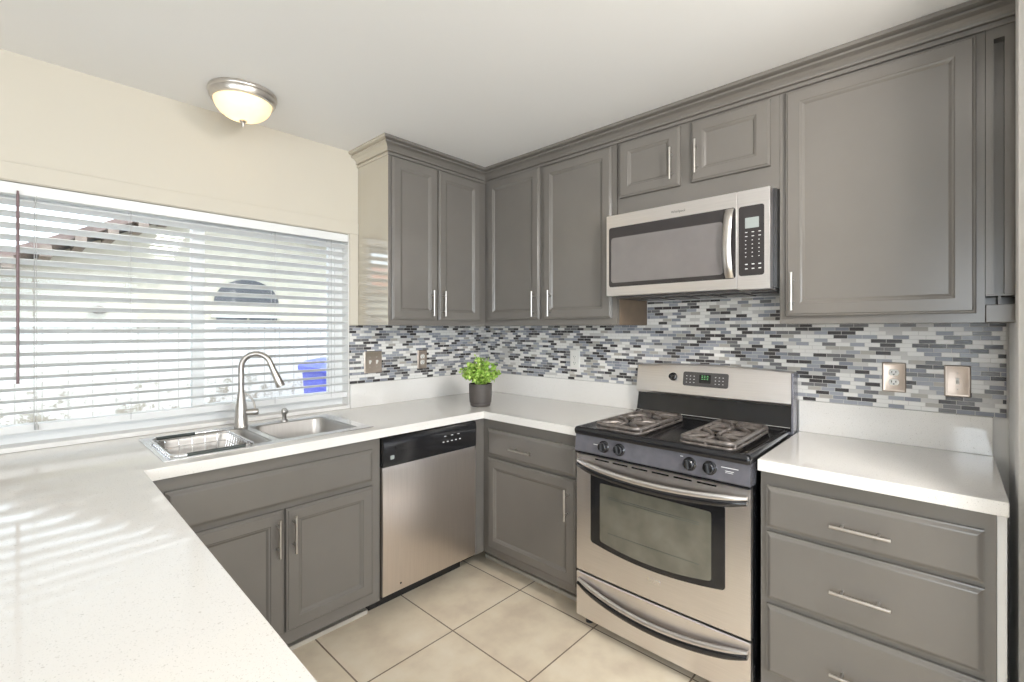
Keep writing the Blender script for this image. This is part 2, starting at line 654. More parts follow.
# window frames and panes; the two behind the camera are added for fill light
def plain_window(name, axis, w, u0, u1, v0, v1, mull):
    f = 0.05
    us = [u0, u0 + f] + [x for m_ in mull for x in (m_ - f / 2, m_ + f / 2)] + [u1 - f, u1]
    bars = [(us[i], us[i + 1]) for i in range(0, len(us), 2)]
    o = struct(name, cells(B(), us, [v0, v0 + f, v1 - f, v1],
                           lambda u, v: any(a < u < b for a, b in bars) or v < v0 + f or v > v1 - f, w, w + 0.05, axis), M['vinyl'])
    for i in range(1, len(us) - 1, 2):
        a, b = us[i], us[i + 1]
        p = [None] * 3
        q = [None] * 3
        for ax, lo, hi in ((axis[0], a, b), (axis[1], v0 + f, v1 - f), (axis[2], w + 0.022, w + 0.028)):
            p['xyz'.index(ax)] = lo; q['xyz'.index(ax)] = hi
        obj('pane', box(B(), p[0], q[0], p[1], q[1], p[2], q[2]), M['glass'], o)
    return o


plain_window('added_window_2', 'xzy', -5.80, -4.15, -1.25, 0.02, 2.15, [-2.7])
plain_window('added_window_3', 'yzx', -5.40, -5.2, -2.6, 0.7, 2.15, [-3.9])

# kitchen window
w1 = plain_window('window_1', 'xzy', 0.075, WX0, WX1, 0.93, WZ1, [-1.853])
bm = B()
box(bm, -1.20, -1.168, 0.08, 0.118, 0.98, 1.89, 0.003)
box(bm, -1.83, -1.20, 0.085, 0.115, 0.98, 1.012, 0.003)
box(bm, -1.83, -1.20, 0.085, 0.115, 1.862, 1.89, 0.003)
obj('sash', bm, M['vinyl'], w1)
struct('trim_1', box(B(), WX0 - 0.07, -1.1185, -0.012, 0.139, 0.9155, 0.935, 0.004), M['trim'])     # window stool
bm = B()
box(bm, WX0 - 0.07, -1.062, -0.008, -0.0005, WZ1 + 0.003, 2.005, 0.003)
box(bm, -1.116, -1.063, -0.0075, -0.0005, 1.402, WZ1 + 0.003, 0.003)
struct('trim_2', bm, M['wall'])                                                                  # wall-coloured casing
bm = B()
box(bm, WX1 - 0.004, WX1 - 0.0003, -0.001, 0.0745, 0.9355, WZ1 - 0.0005)
box(bm, WX0 + 0.0003, WX0 + 0.004, -0.001, 0.0745, 0.9355, WZ1 - 0.0005)
struct('trim_6', bm, M['trim'])
# wall-end casing seen at the right edge
bm = B()
box(bm, -0.52, -0.435, -2.7215, -2.708, 0.0, CH - 0.001, 0.003)
struct('trim_3', bm, M['trim'])

# shoe moldings along the toe kicks
bm = B()
box(bm, -2.14, -1.29, -0.475, -0.515 + 0.0, 0.0005, 0.022, 0.004)
struct('trim_4', bm, M['shoe'])
bm = B()
box(bm, -0.515, -0.475, -0.52, -1.28, 0.0005, 0.022, 0.004)
struct('trim_5', bm, M['shoe'])

# ------------------------------------------------------------------ tiles and upstands
tb = obj('tile_backsplash', box(B(), -1.1165, -0.0005, -0.0085, -0.0005, 1.0565, 1.3995), M['mosaic'])
tag(tb, 'grey and white strip mosaic backsplash between the window and the corner', 'backsplash')
ts = obj('tile_backsplash', cells(B(), [-2.715, -2.062, -1.319, -0.009], [1.0565, 1.3995, 1.53],
                                  lambda u, v: v < 1.3995 or -2.062 < u < -1.319, -0.0085, -0.0005, 'yzx'), M['mosaic'])
tag(ts, 'long grey and white strip mosaic backsplash behind the stove', 'backsplash')
for args, lab in (((-1.1175, -0.001, -0.021, -0.0005, 0.9155, 1.056), 'low quartz upstand between the window and the corner'),
                  ((-0.021, -0.0005, -1.288, -0.0215, 0.9155, 1.056), 'low quartz upstand behind the potted plant, left of the stove'),
                  ((-0.021, -0.0005, -2.681, -2.066, 0.9155, 1.056), 'low quartz upstand under the wide outlet plate, right of the stove')):
    tag(obj('quartz_upstand', box(B(), *args, bev=0.0015), M['quartz']), lab, 'upstand', 'quartz upstands')

# ------------------------------------------------------------------ worktops
SX0, SX1, SY0, SY1 = -2.085, -1.325, -0.565, -0.125
XI, D = -2.1735, 0.648


def ct_fill(x, y):
    if SX0 < x < SX1 and SY0 < y < SY1:
        return False
    return y > -D or x < XI or (x > -D and y > -1.2885)


bm = cells(B(), [-3.05, XI, SX0, SX1, -D, -0.001], [-2.32, -1.2885, -D, SY0, SY1, -0.001],
           lambda x, y: ct_fill(x, y) and (y > -1.2885 or x < XI), 0.875, 0.915, 'xyz', 0.0025)
for v in bm.verts:
    if abs(v.co.x - XI) < 0.01 and v.co.y < -D - 0.004:
        v.co.x -= 0.0141 * (-D - v.co.y)
tag(obj('quartz_countertop', bm, M['quartz']), 'white speckled quartz countertop running from the peninsula past the sink to the stove', 'countertop')
tag(obj('quartz_countertop', box(B(), -D, -0.001, -2.683, -2.0665, 0.875, 0.915, 0.0025), M['quartz']),
    'short white quartz countertop over the three drawers right of the stove', 'countertop')

# ------------------------------------------------------------------ cabinets
T = 0.02
DOOR = [(0, 0), (0, T - 0.007), (0.003, T - 0.004), (0.007, T - 0.0035), (0.010, T), (0.050, T), (0.053, T - 0.003), (0.058, T - 0.004), (0.066, T - 0.010), (0.068, T - 0.010)]
DRAWER = [(0, 0), (0, T - 0.008), (0.004, T - 0.007), (0.013, T - 0.001), (0.017, T)]


def pull(parent, fr, a, b, length, vertical, c=T):
    """bar pull: rod on two posts; (a, b) its middle"""
    bm = B()
    off, r = 0.032, 0.0050
    h = length / 2
    pts = [(0, -h), (0, h)] if vertical else [(-h, 0), (h, 0)]
    tube(bm, [fr.p(a + p[0], b + p[1], c + off) for p in pts], r, 12)
    for s in (-0.6, 0.6):
        q = (0, s * h) if vertical else (s * h, 0)
        tube(bm, [fr.p(a + q[0], b + q[1], c - 0.0005), fr.p(a + q[0], b + q[1], c + off)], 0.004, 10)
    o = obj('handle', bm, M['nickel'], parent, 40)
    o['label'] = 'brushed nickel bar pull'
    return o


def door(parent, fr, a0, a1, b0, b1, ha=None, hb=None, hl=0.15, name='door'):
    bm = rings(B(), fr, a0, a1, b0, b1, DOOR)
    o = obj(name, bm, M['cab'], parent)
    if ha is not None:
        pull(o, fr, ha, hb, hl, True)
    return o


def drawer(parent, fr, a0, a1, b0, b1, ha=None, hb=None, hl=0.155):
    o = obj('drawer', rings(B(), fr, a0, a1, b0, b1, DRAWER), M['cab'], parent)
    if ha is not None:
        pull(o, fr, ha, hb, hl, False)
    return o


def frame_face(bm, fr, a0, a1, b0, b1, holes, c0, c1):
    """face frame: a grid slab with openings behind the doors"""
    us = {a0, a1}; vs = {b0, b1}
    for h in holes:
        us |= {h[0], h[1]}; vs |= {h[2], h[3]}
    us = sorted(us); vs = sorted(vs)
    for i in range(len(us) - 1):
        for j in range(len(vs) - 1):
            u = (us[i] + us[i + 1]) / 2; v = (vs[j] + vs[j + 1]) / 2
            if not any(h[0] < u < h[1] and h[2] < v < h[3] for h in holes):
                fbox(bm, fr, us[i], us[i + 1], vs[j], vs[j + 1], c0, c1)
    return bm


fbw = FW(0.61)          # base cabinet face on the window wall
fbs = FS(0.61)          # base cabinet face on the stove wall
fuw = FW(0.327)
fus = FS(0.327)

# sink base
r = root('sink_cabinet', 'grey base cabinet with two doors under the double sink', 'cabinet', (-1.73, -0.3, 0))
bm = box(B(), -2.168, -1.284, -0.001, -0.59, 0.10, 0.66)
box(bm, -2.168, -1.284, -0.59, -0.61, 0.10, 0.874)
box(bm, -2.168, -2.15, -0.001, -0.59, 0.66, 0.874)
box(bm, -1.302, -1.284, -0.001, -0.59, 0.66, 0.874)
obj('body', bm, M['cab'], r)
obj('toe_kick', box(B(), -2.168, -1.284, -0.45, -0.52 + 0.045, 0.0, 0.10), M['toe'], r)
drawer(r, fbw, -2.113, -1.327, 0.676, 0.821)
door(r, fbw, -1.716, -1.327, 0.158, 0.655, -1.690, 0.555)
door(r, fbw, -2.113, -1.724, 0.158, 0.655, -1.752, 0.555)

# corner filler and stove-side base cabinet
r = root('corner_cabinet', 'grey base cabinet with one drawer over one door, left of the stove', 'cabinet', (-0.3, -0.95, 0))
bm = box(B(), -0.61, -0.001, -0.001, -1.286, 0.10, 0.874)
box(bm, -0.688, -0.61, -0.58, -0.61, 0.10, 0.874)
obj('body', bm, M['cab'], r)
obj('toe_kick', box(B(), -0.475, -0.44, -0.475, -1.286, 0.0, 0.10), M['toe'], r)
drawer(r, fbs, 0.657, 1.263, 0.670, 0.815, 0.930, 0.737)
door(r, fbs, 0.657, 1.263, 0.146, 0.655, 1.222, 0.533)

# right-hand drawer unit
r = root('drawer_cabinet', 'grey base cabinet with three wide drawers, right of the stove', 'cabinet', (-0.3, -2.36, 0))
obj('body', box(B(), -0.61, -0.001, -2.068, -2.661, 0.10, 0.874), M['cab'], r)
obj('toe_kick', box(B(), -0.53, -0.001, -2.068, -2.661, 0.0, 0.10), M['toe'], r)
o = obj('end_panel', box(B(), -0.606, -0.001, -2.662, -2.681, 0.0, 0.874), M['wall_white'], r)
o['label'] = 'pale painted end panel'
drawer(r, fbs, 2.089, 2.638, 0.673, 0.820, 2.360, 0.7415)
drawer(r, fbs, 2.089, 2.638, 0.420, 0.658, 2.360, 0.5295)
drawer(r, fbs, 2.089, 2.638, 0.158, 0.400, 2.360, 0.2630)

# peninsula base
r = root('peninsula_cabinet', 'grey peninsula base cabinet under the long countertop by the window', 'cabinet', (-2.6, -1.4, 0))
obj('body', box(B(), -3.0, -2.235, -0.655, -2.28, 0.10, 0.874), M['cab'], r)
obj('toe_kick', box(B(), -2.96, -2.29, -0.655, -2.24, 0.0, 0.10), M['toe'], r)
fpen = Fr((-2.235, 0, 0), (0, 1, 0), (1, 0, 0))
for k in range(3):
    a = -2.25 + k * 0.52
    door(r, fpen, a, a + 0.50, 0.158, 0.655, a + 0.46, 0.555)
    drawer(r, fpen, a, a + 0.50, 0.676, 0.821, a + 0.25, 0.75)
r2 = obj('body', box(B(), -3.0, -2.172, -0.001, -0.654, 0.10, 0.874), M['cab'], r)

UZ = 1.40
# upper cabinet on the window wall
r = root('wall_cabinet', 'tall grey two-door upper cabinet beside the window', 'cabinet', (-0.7, -0.16, UZ))
bm = box(B(), -1.06, -0.3275, -0.001, -0.327, UZ, CH - 0.002)
obj('body', bm, M['cab'], r)
door(r, fuw, -1.044, -0.733, 1.432, 2.328, -0.785, 1.530)
door(r, fuw, -0.725, -0.388, 1.432, 2.328, -0.700, 1.530)
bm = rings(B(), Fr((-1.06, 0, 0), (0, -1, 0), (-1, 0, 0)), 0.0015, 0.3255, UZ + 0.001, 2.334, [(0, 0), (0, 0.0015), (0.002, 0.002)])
obj('side_panel', bm, M['end'], r)['label'] = 'glossy cabinet side, grey lightened to taupe to imitate lamp and window light'

# upper cabinet on the stove wall, left of the microwave
r = root('wall_cabinet', 'tall grey two-door upper cabinet between the corner and the microwave', 'cabinet', (-0.16, -0.8, UZ))
obj('body', box(B(), -0.327, -0.001, -0.001, -1.3125, UZ, CH - 0.002), M['cab'], r)
o = obj('side_panel', box(B(), -0.305, -0.012, -1.3127, -1.3165, UZ + 0.001, 1.535), M['cab_in'], r)
o['label'] = 'bare brown wooden cabinet side'
door(r, fus, 0.362, 0.803, 1.437, 2.336, 0.772, 1.527)
door(r, fus, 0.832, 1.286, 1.437, 2.328, 0.893, 1.527)

# small cabinet over the microwave
r = root('wall_cabinet', 'short grey two-door cabinet above the microwave', 'cabinet', (-0.16, -1.69, 1.95))
obj('body', box(B(), -0.327, -0.001, -1.3175, -2.0605, 1.950, CH - 0.002), M['cab'], r)
door(r, fus, 1.332, 1.650, 2.048, 2.327, 1.617, 2.150, 0.148)
door(r, fus, 1.704, 2.029, 2.050, 2.325, 1.733, 2.155, 0.150)

# big right-hand upper
r = root('wall_cabinet', 'large grey single-door upper cabinet right of the microwave', 'cabinet', (-0.16, -2.36, UZ))
obj('body', box(B(), -0.327, -0.001, -2.0615, -2.649, UZ, CH - 0.002), M['cab'], r)
door(r, fus, 2.085, 2.629, 1.430, 2.327, 2.113, 1.527, 0.15)

# narrow filler column at the end
r = root('filler_column', 'narrow grey grooved filler column between the large upper cabinet and the wall end', 'filler', (-0.16, -2.68, UZ))
bm = B()
box(bm, -0.295, -0.001, -2.650, -2.720, 1.489, CH - 0.002)
box(bm, -0.331, -0.295, -2.650, -2.668, 1.489, 2.300)
box(bm, -0.331, -0.295, -2.692, -2.714, 1.489, 2.300)
box(bm, -0.331, -0.295, -2.650, -2.714, 2.300, CH - 0.002)
obj('body', bm, M['cab'], r)
bm = B()
box(bm, -0.333, -0.327, -2.664, -2.667, 1.489, 2.300)
box(bm, -0.335, -0.295, -2.650, -2.716, 1.484, 1.4885)
obj('bead', bm, M['cab'], r)
bm = box(B(), -0.340, -0.001, -2.650, -2.7205, UZ, 1.456, 0.002)
box(bm, -0.25, -0.001, -2.650, -2.72, 1.456, 1.484)
box(bm, -0.325, -0.26, -2.678, -2.684, 1.456, 1.484)
obj('ledge', bm, M['cab'], r)

# crown molding
prof = [(0.0006, 2.334), (0.007, 2.334), (0.009, 2.337), (0.009, 2.345), (0.004, 2.347), (0.004, 2.351), (0.015, 2.353), (0.016, 2.361), (0.012, 2.363), (0.018, 2.372), (0.028, 2.381),
        (0.041, 2.386), (0.046, 2.388), (0.046, 2.394), (0.040, 2.396), (0.040, 2.399), (0.057, 2.403), (0.061, 2.405), (0.061, 2.4185), (0.0006, 2.4185)]
bm = B()
L = []
path = [lambda o: (-1.06 - o, -0.001), lambda o: (-1.06 - o, -0.327 - o), lambda o: (-0.327 - o, -0.327 - o), lambda o: (-0.331 - o, -2.7205)]
for f in path:
    L.append([(f(o)[0], f(o)[1], z) for o, z in prof])
cr = root('crown_molding', 'grey stepped crown molding along the top of the upper cabinets at the ceiling', 'molding', (-0.36, -0.36, 2.334))
obj('return_run', loops_mesh(B(), L[:2]), M['end'], cr)['label'] = 'molding over the cabinet side, grey lightened to taupe to imitate lamp light'  # return split off to carry the painted-in lamp light
obj('main_run', loops_mesh(bm, L[1:]), M['cab'], cr)

# ------------------------------------------------------------------ dishwasher
r = root('dishwasher', 'stainless steel dishwasher with a black control strip, right of the sink cabinet', 'dishwasher', (-0.985, -0.3, 0))
obj('body', box(B(), -1.280, -0.692, -0.03, -0.595, 0.10, 0.868), M['blackpl'], r)
obj('toe_panel', box(B(), -1.278, -0.694, -0.44, -0.500, 0.004, 0.099), M['blackpl'], r)
bm = B()
fd = FW(0.595)
loops_mesh(bm, [[fd.p(a, b, c) for (b, c) in ((0.116, 0.001), (0.116, 0.030), (0.120, 0.034), (0.40, 0.0375), (0.70, 0.034), (0.724, 0.030), (0.724, 0.001))] for a in (-1.279, -0.693)])
obj('door', bm, M['steel_v'], r, 25)
bm = B()
loops_mesh(bm, [[fd.p(a, b, c) for (b, c) in ((0.727, 0.001), (0.727, 0.036), (0.733, 0.040), (0.835, 0.043), (0.862, 0.036), (0.866, 0.028), (0.866, 0.001))] for a in (-1.279, -0.693)])
cp = obj('control_panel', bm, M['black'], r, 30)
bm = B()
fd2 = FW(0.595 + 0.0425)
plate(bm, fd2, -1.215, -0.98, 0.792, 0.828, -0.004, 0.0012, 0.012)
obj('handle_pocket', bm, M['black'], cp, 40)
for k in range(5):
    obj('button', plate(B(), fd2, -0.93 + k * 0.028, -0.919 + k * 0.028, 0.785, 0.790, -0.004, 0.001, 0.002, 0.0005), M['print'], cp)
for k in range(3):
    obj('button', plate(B(), fd2, -0.92 + k * 0.045, -0.906 + k * 0.045, 0.815, 0.818, -0.004, 0.001, 0.001, 0.0005), M['print'], cp)
obj('badge', plate(B(), fd2, -1.243, -1.222, 0.760, 0.779, -0.004, 0.001, 0.002, 0.0005), M['lcd'], cp)
obj('screw', lathe(B(), fd.p(-1.18, 0.150, 0.030), (0, -1, 0), [(0.005, 0), (0.005, 0.005), (0.002, 0.007)], 12), M['black'], r, 40)

# ------------------------------------------------------------------ sink
r = root('double_sink', 'stainless steel double-bowl drop-in sink in front of the window', 'sink', (-1.70, -0.33, 0.915))
bowls = [(-2.072, -1.735, -0.535, -0.165), (-1.705, -1.355, -0.535, -0.165)]
zr0, zr1 = 0.9152, 0.9195
bm = cells(B(), [-2.11, -2.072, -1.735, -1.705, -1.355, -1.30], [-0.585, -0.535, -0.165, -0.10],
           lambda x, y: not any(a < x < b and c < y < d for a, b, c, d in bowls), zr0, zr1, 'xyz', 0.0015)
obj('rim', bm, M['rimsteel'], r)
for a, b, c, d in bowls:
    n = 6
    def rr(i, rad, z):
        return [(x, y, z) for x, y in rrect(a + i, b - i, c + i, d - i, rad, n)]
    L = [rr(0, 0.0005, zr1 - 0.0003), rr(0.004, 0.05, zr1 - 0.001), rr(0.007, 0.05, zr1 - 0.006), rr(0.012, 0.05, 0.80), rr(0.018, 0.05, 0.745), rr(0.035, 0.045, 0.730), rr(0.12, 0.04, 0.727)]
    inner = loops_mesh(B(), L, False, True)
    bo = obj('bowl', inner, M['sinksteel'], r, 60)
    bo.modifiers.new('sheet', 'SOLIDIFY').thickness = 0.0012
    obj('drain', lathe(B(), ((a + b) / 2, (c + d) / 2, 0.7275), (0, 0, 1), [(0.045, 0), (0.045, 0.003), (0.038, 0.004), (0.03, 0.001), (0.005, 0.0012)], 24), M['chrome'], bo, 50)

# dish basket resting in the left bowl
r = root('dish_basket', 'chrome wire dish basket with dark grips, set over the left sink bowl', 'basket', (-1.93, -0.35, 0.92))
bm = B()
zt = 0.9285
bx0, bx1, by0, by1 = -2.085, -1.815, -0.578, -0.195
rim = [(x, y, zt) for x, y in rrect(bx0, bx1, by0, by1, 0.03, 4)]
tube(bm, rim + rim[:1], 0.0045, 8, False)
obj('rim', bm, M['chrome'], r, 50)
bm = B()
zb = 0.835
ix0, ix1, iy0, iy1 = bx0 + 0.012, bx1 - 0.012, by0 + 0.05, by1 - 0.055
for y in [iy0 + 0.006 + k * (iy1 - iy0 - 0.012) / 9 for k in range(10)]:
    tube(bm, [(bx0 + 0.002, y, zt), (ix0 + 0.006, y, zb + 0.01), (ix0 + 0.02, y, zb), (ix1 - 0.02, y, zb), (ix1 - 0.006, y, zb + 0.01), (bx1 - 0.002, y, zt)], 0.0016, 6)
for x in [ix0 + 0.03 + k * (ix1 - ix0 - 0.06) / 4 for k in range(5)]:
    tube(bm, [(x, iy0 - 0.01, zt - 0.004), (x, iy0, zb + 0.01), (x, iy0 + 0.015, zb), (x, iy1 - 0.015, zb), (x, iy1, zb + 0.01), (x, iy1 + 0.01, zt - 0.004)], 0.0016, 6)
lp = [(x, y, zt - 0.035) for x, y in rrect(ix0, ix1, iy0 - 0.002, iy1 + 0.002, 0.03, 4)]
tube(bm, lp + lp[:1], 0.002, 6, False)
lp = [(x, y, zt - 0.004) for x, y in rrect(ix0 - 0.006, ix1 + 0.006, iy0 - 0.010, iy1 + 0.010, 0.03, 4)]
tube(bm, lp + lp[:1], 0.002, 6, False)
obj('wire_mesh', bm, M['chrome'], r, 50)
for ya, g0, g1 in ((by0, bx0 + 0.045, bx1 - 0.035), (by1, bx0 + 0.02, bx0 + 0.155)):
    obj('grip', tube(B(), [(g0, ya, zt), (g1, ya, zt)], 0.0065, 10), M['rubber'], r, 50)['label'] = 'dark rubber grip'

# faucet
fx, fy = -1.730, -0.132
r = root('kitchen_faucet', 'tall satin nickel gooseneck faucet behind the sink', 'faucet', (fx, fy, 0.9195))
bm = lathe(B(), (fx, fy, 0.9197), (0, 0, 1), [(0.030, 0), (0.030, 0.004), (0.0275, 0.008), (0.0265, 0.05), (0.024, 0.09), (0.019, 0.125), (0.0145, 0.155), (0.013, 0.165)], 28)
obj('body', bm, M['faucet'], r, 50)
dirv = Vector((0.80, -0.60, 0)).normalized()
pts = []
z0 = 1.08
R_ = 0.066
zc = 1.196
for z in (z0, 1.12, 1.16):
    pts.append(Vector((fx, fy, z)))
for k in range(17):
    a = PI - k * (PI * 0.93) / 16
    pts.append(Vector((fx, fy, zc)) + dirv * (R_ + R_ * math.cos(a)) + Vector((0, 0, 1)) * R_ * math.sin(a))
obj('spout', tube(B(), pts, 0.0125, 16), M['faucet'], r, 50)
e = pts[-1]
dd = (pts[-1] - pts[-2]).normalized()
dd = (dd + dirv * 0.10).normalized()
obj('spray_head', tube(B(), [e - dd * 0.004, e + dd * 0.035, e + dd * 0.065, e + dd * 0.110, e + dd * 0.115], [0.013, 0.014, 0.0165, 0.0200, 0.018], 18), M['faucet'], r, 50)
hb = Vector((fx, fy, 0.985))
hd = Vector((0.93, -0.36, 0)).normalized()
obj('handle_hub', tube(B(), [hb + hd * 0.015, hb + hd * 0.05, hb + hd * 0.068, hb + hd * 0.072], [0.014, 0.0155, 0.0155, 0.012], 18), M['faucet'], r, 50)
hub = r.children[-1] if len(r.children) else None
bm = tube(B(), [hb + hd * 0.058 + Vector((0, 0, 0.010)), hb + hd * 0.052 + Vector((0.004, 0.01, 0.045)), hb + hd * 0.035 + Vector((0.006, 0.02, 0.075)), hb + hd * 0.015 + Vector((0.006, 0.022, 0.088))], [0.005, 0.0045, 0.004, 0.0045], 10)
obj('lever', bm, M['faucet'], r, 50)
sp = (-1.535, -0.135)
r = root('soap_dispenser', 'small nickel soap dispenser at the back rim of the sink', 'dispenser', (sp[0], sp[1], 0.9195))
obj('body', lathe(B(), (sp[0], sp[1], 0.9197), (0, 0, 1), [(0.017, 0), (0.017, 0.005), (0.010, 0.008), (0.010, 0.03), (0.014, 0.036), (0.014, 0.055), (0.008, 0.062)], 20), M['faucet'], r, 50)
obj('nozzle', tube(B(), [(sp[0], sp[1], 0.972), (sp[0] - 0.003, sp[1] - 0.04, 0.976), (sp[0] - 0.004, sp[1] - 0.052, 0.970)], [0.006, 0.005, 0.004], 10), M['faucet'], r, 50)

# ------------------------------------------------------------------ blinds
r = root('window_blind', 'wide white slatted blind lowered over the kitchen window', 'blind', (-1.85, 0.03, 1.94))
BX0, BX1 = WX0 + 0.007, WX1 - 0.006
bm = box(B(), BX0, BX1, 0.0, 0.055, 1.888, 1.931, 0.002)
obj('headrail', bm, M['slat'], r)
bm = B()
tilt = math.radians(18.5)
k = 0
edges = []
while True:
    ze = 1.869 - 0.0446 * k
    if ze < 1.05:
        break
    L = []
    w = 0.050
    for x in (BX0, BX1):
        ring = []
        for s, side in [(i / 6, 1) for i in range(7)] + [(i / 6, -1) for i in range(6, -1, -1)]:
            yy = 0.004 + s * w * math.cos(tilt)
            arch = 0.0022 * (1 - (2 * s - 1) ** 2)
            zz = ze - s * w * math.sin(tilt) + arch + side * 0.0012
            ring.append((x, yy, zz))
        L.append(ring)
    loops_mesh(bm, L)
    k += 1
obj('slats', bm, M['slat'], r, 40)
bm = box(B(), BX0, BX1, 0.006, 0.056, 0.982, 1.012, 0.003)
obj('bottom_rail', bm, M['slat'], r)
for x in (-2.411, -2.119, -1.529, -1.225):
    bm = tube(B(), [(x, 0.002, 0.99), (x, 0.002, 1.888)], 0.0011, 6)
    tube(bm, [(x, 0.056, 0.99), (x, 0.056, 1.888)], 0.0011, 6)
    obj('ladder_cord', bm, M['cord'], r)
obj('tilt_wand', tube(B(), [(-2.455, -0.008, 1.900), (-2.455, -0.012, 1.88), (-2.455, -0.012, 1.172)], [0.003, 0.0048, 0.0048], 8), M['brown_wand'], r, 40)['label'] = 'mauve brown tilt wand'
bm = tube(B(), [(-2.405, -0.008, 1.89), (-2.405, -0.010, 1.02)], 0.0011, 6)
lathe(bm, (-2.405, -0.010, 0.992), (0, 0, 1), [(0.006, 0), (0.006, 0.012), (0.002, 0.028)], 10)
obj('pull_cord', bm, M['cord'], r)

# ------------------------------------------------------------------ ceiling light
lx, ly = -1.772, -0.297
r = root('ceiling_light', 'lit flush ceiling lamp with amber glass bowl above the window', 'lamp', (lx, ly, CH))
bm = lathe(B(), (lx, ly, CH - 0.0005), (0, 0, -1), [(0.126, 0), (0.134, 0.003), (0.136, 0.012), (0.134, 0.018), (0.131, 0.020), (0.130, 0.034), (0.124, 0.044), (0.115, 0.047), (0.113, 0.040)], 48, False)
obj('canopy', bm, M['nickel'], r, 40)
pr = []
for k in range(15):
    a = k / 14 * PI / 2
    pr.append((0.113 * math.cos(a) ** 0.92 if k < 14 else 0.004, 0.042 + 0.080 * math.sin(a)))
bm = lathe(B(), (lx, ly, CH), (0, 0, -1), pr, 48, False)
obj('bowl', bm, M['bowl'], r, 60)['label'] = 'lit amber frosted glass bowl'
bm = lathe(B(), (lx, ly, CH - 0.118), (0, 0, -1), [(0.004, -0.002), (0.014, 0.004), (0.016, 0.009), (0.008, 0.014), (0.005, 0.022), (0.006, 0.026), (0.001, 0.034)], 20)
obj('finial', bm, M['nickel'], r, 50)
light('ceiling_bulb', 'POINT', (lx, ly, CH - 0.075), 3.6, (1.0, 0.88, 0.70), size=0.03)

r = root('fill_spot', 'wide white fill spotlight, added out of view and tilted towards the stove', 'lamp', (SPOT_AT.x, SPOT_AT.y, CH))  # made-up fitting around the fill light, behind the camera
obj('added_shade', lathe(B(), SPOT_AT - SPOT_DIR * 0.08, SPOT_DIR, [(0.06, 0), (0.14, 0.03), (0.20, 0.10), (0.20, 0.137), (0.194, 0.137), (0.194, 0.12)], 32), M['trim'], r, 40)
obj('stem', tube(B(), [SPOT_AT - SPOT_DIR * 0.07, (SPOT_AT.x, SPOT_AT.y, CH - 0.02), (SPOT_AT.x, SPOT_AT.y, CH - 0.001)], [0.02, 0.02, 0.05], 16), M['trim'], r, 40)

# ------------------------------------------------------------------ microwave
r = root('microwave', 'stainless steel microwave mounted above the stove', 'microwave', (-0.2, -1.68, 1.54))
fm = FS(0.0)
bm = B()
fbox(bm, fm, 1.320, 2.0585, 1.545, 1.947, 0.010, 0.362, 0.002)
obj('body', bm, M['blackpl'], r)
bm = B()
fbox(bm, fm, 1.325, 2.052, 1.536, 1.5445, 0.03, 0.36, 0.0)
for k in range(5):
    fbox(bm, fm, 1.42 + k * 0.13, 1.52 + k * 0.13, 1.530, 1.5355, 0.10, 0.28, 0.0)
obj('underside_vent', bm, M['keypanel'], r)
DX = 1.923                                    # split between door and keypad
bm = B()
Ld = [[fm.p(a, b, c) for a, b in rrect(1.3005 + i, DX - 0.0008 - i, 1.545 + i, 1.947 - i, 0.003, 2)] for i, c in ((0, 0.364), (0, 0.4094), (0.0006, 0.410))]
loops_mesh(bm, Ld)
dr = obj('door', bm, M['steel'], r, 30)
obj('window_border', plate(B(), fm, 1.315, 1.918, 1.589, 1.885, 0.4095, 0.4115, 0.012, 0.0008), M['mwframe'], dr)
win = obj('window', plate(B(), fm, 1.328, 1.868, 1.609, 1.833, 0.4113, 0.4125, 0.014, 0.0006), M['mwglass'], dr)
# curved ribbon handle
L = []
for k in range(13):
    s = k / 12
    z = 1.592 + s * (1.880 - 1.592)
    out = 0.4125 + 0.030 * (math.sin(PI * s) ** 0.5) if 0 < s < 1 else 0.4125
    lean = -0.003 * math.sin(PI * s)
    a0, a1 = 1.878 + lean, 1.912 + lean
    L.append([fm.p(a0, z, out), fm.p(a0 + 0.008, z, out + 0.007), fm.p(a1 - 0.008, z, out + 0.007), fm.p(a1, z, out), fm.p(a1 - 0.006, z, out - 0.006), fm.p(a0 + 0.006, z, out - 0.006)])
obj('handle', loops_mesh(B(), L), M['nickel'], dr, 50)
bm = B()
Ld = [[fm.p(a, b, c) for a, b in rrect(DX + 0.0008 + i, 2.0465 - i, 1.541 + i, 1.947 - i, 0.003, 2)] for i, c in ((0, 0.364), (0, 0.4094), (0.0006, 0.410))]
loops_mesh(bm, Ld)
kp = obj('keypad_panel', bm, M['steel'], r, 30)
kf = obj('keypad', plate(B(), fm, 1.930, 2.026, 1.597, 1.882, 0.4095, 0.4115, 0.010, 0.0008), M['mwframe'], kp)
obj('display', plate(B(), fm, 1.955, 2.007, 1.790, 1.833, 0.411, 0.4123, 0.002, 0.0004), M['lcd'], kp)
for rr_ in range(7):
    for cc_ in range(3):
        a = 1.955 + cc_ * 0.025
        b = 1.772 - rr_ * 0.0165
        obj('key', fbox(B(), fm, a, a + (0.009 if rr_ in (0, 1) else 0.0045), b, b + 0.0028, 0.4112, 0.4120), M['print'], kp)
for rr_ in range(2):
    for cc_ in range(3):
        a = 1.955 + cc_ * 0.025
        b = 1.641 - rr_ * 0.018
        obj('key', fbox(B(), fm, a, a + 0.010, b, b + 0.0042, 0.4112, 0.4120), M['print'], kp)
text('brand_print', 'Whirlpool', fm, 1.640, 1.906, 0.4103, 0.0155, M['keypanel'], dr)

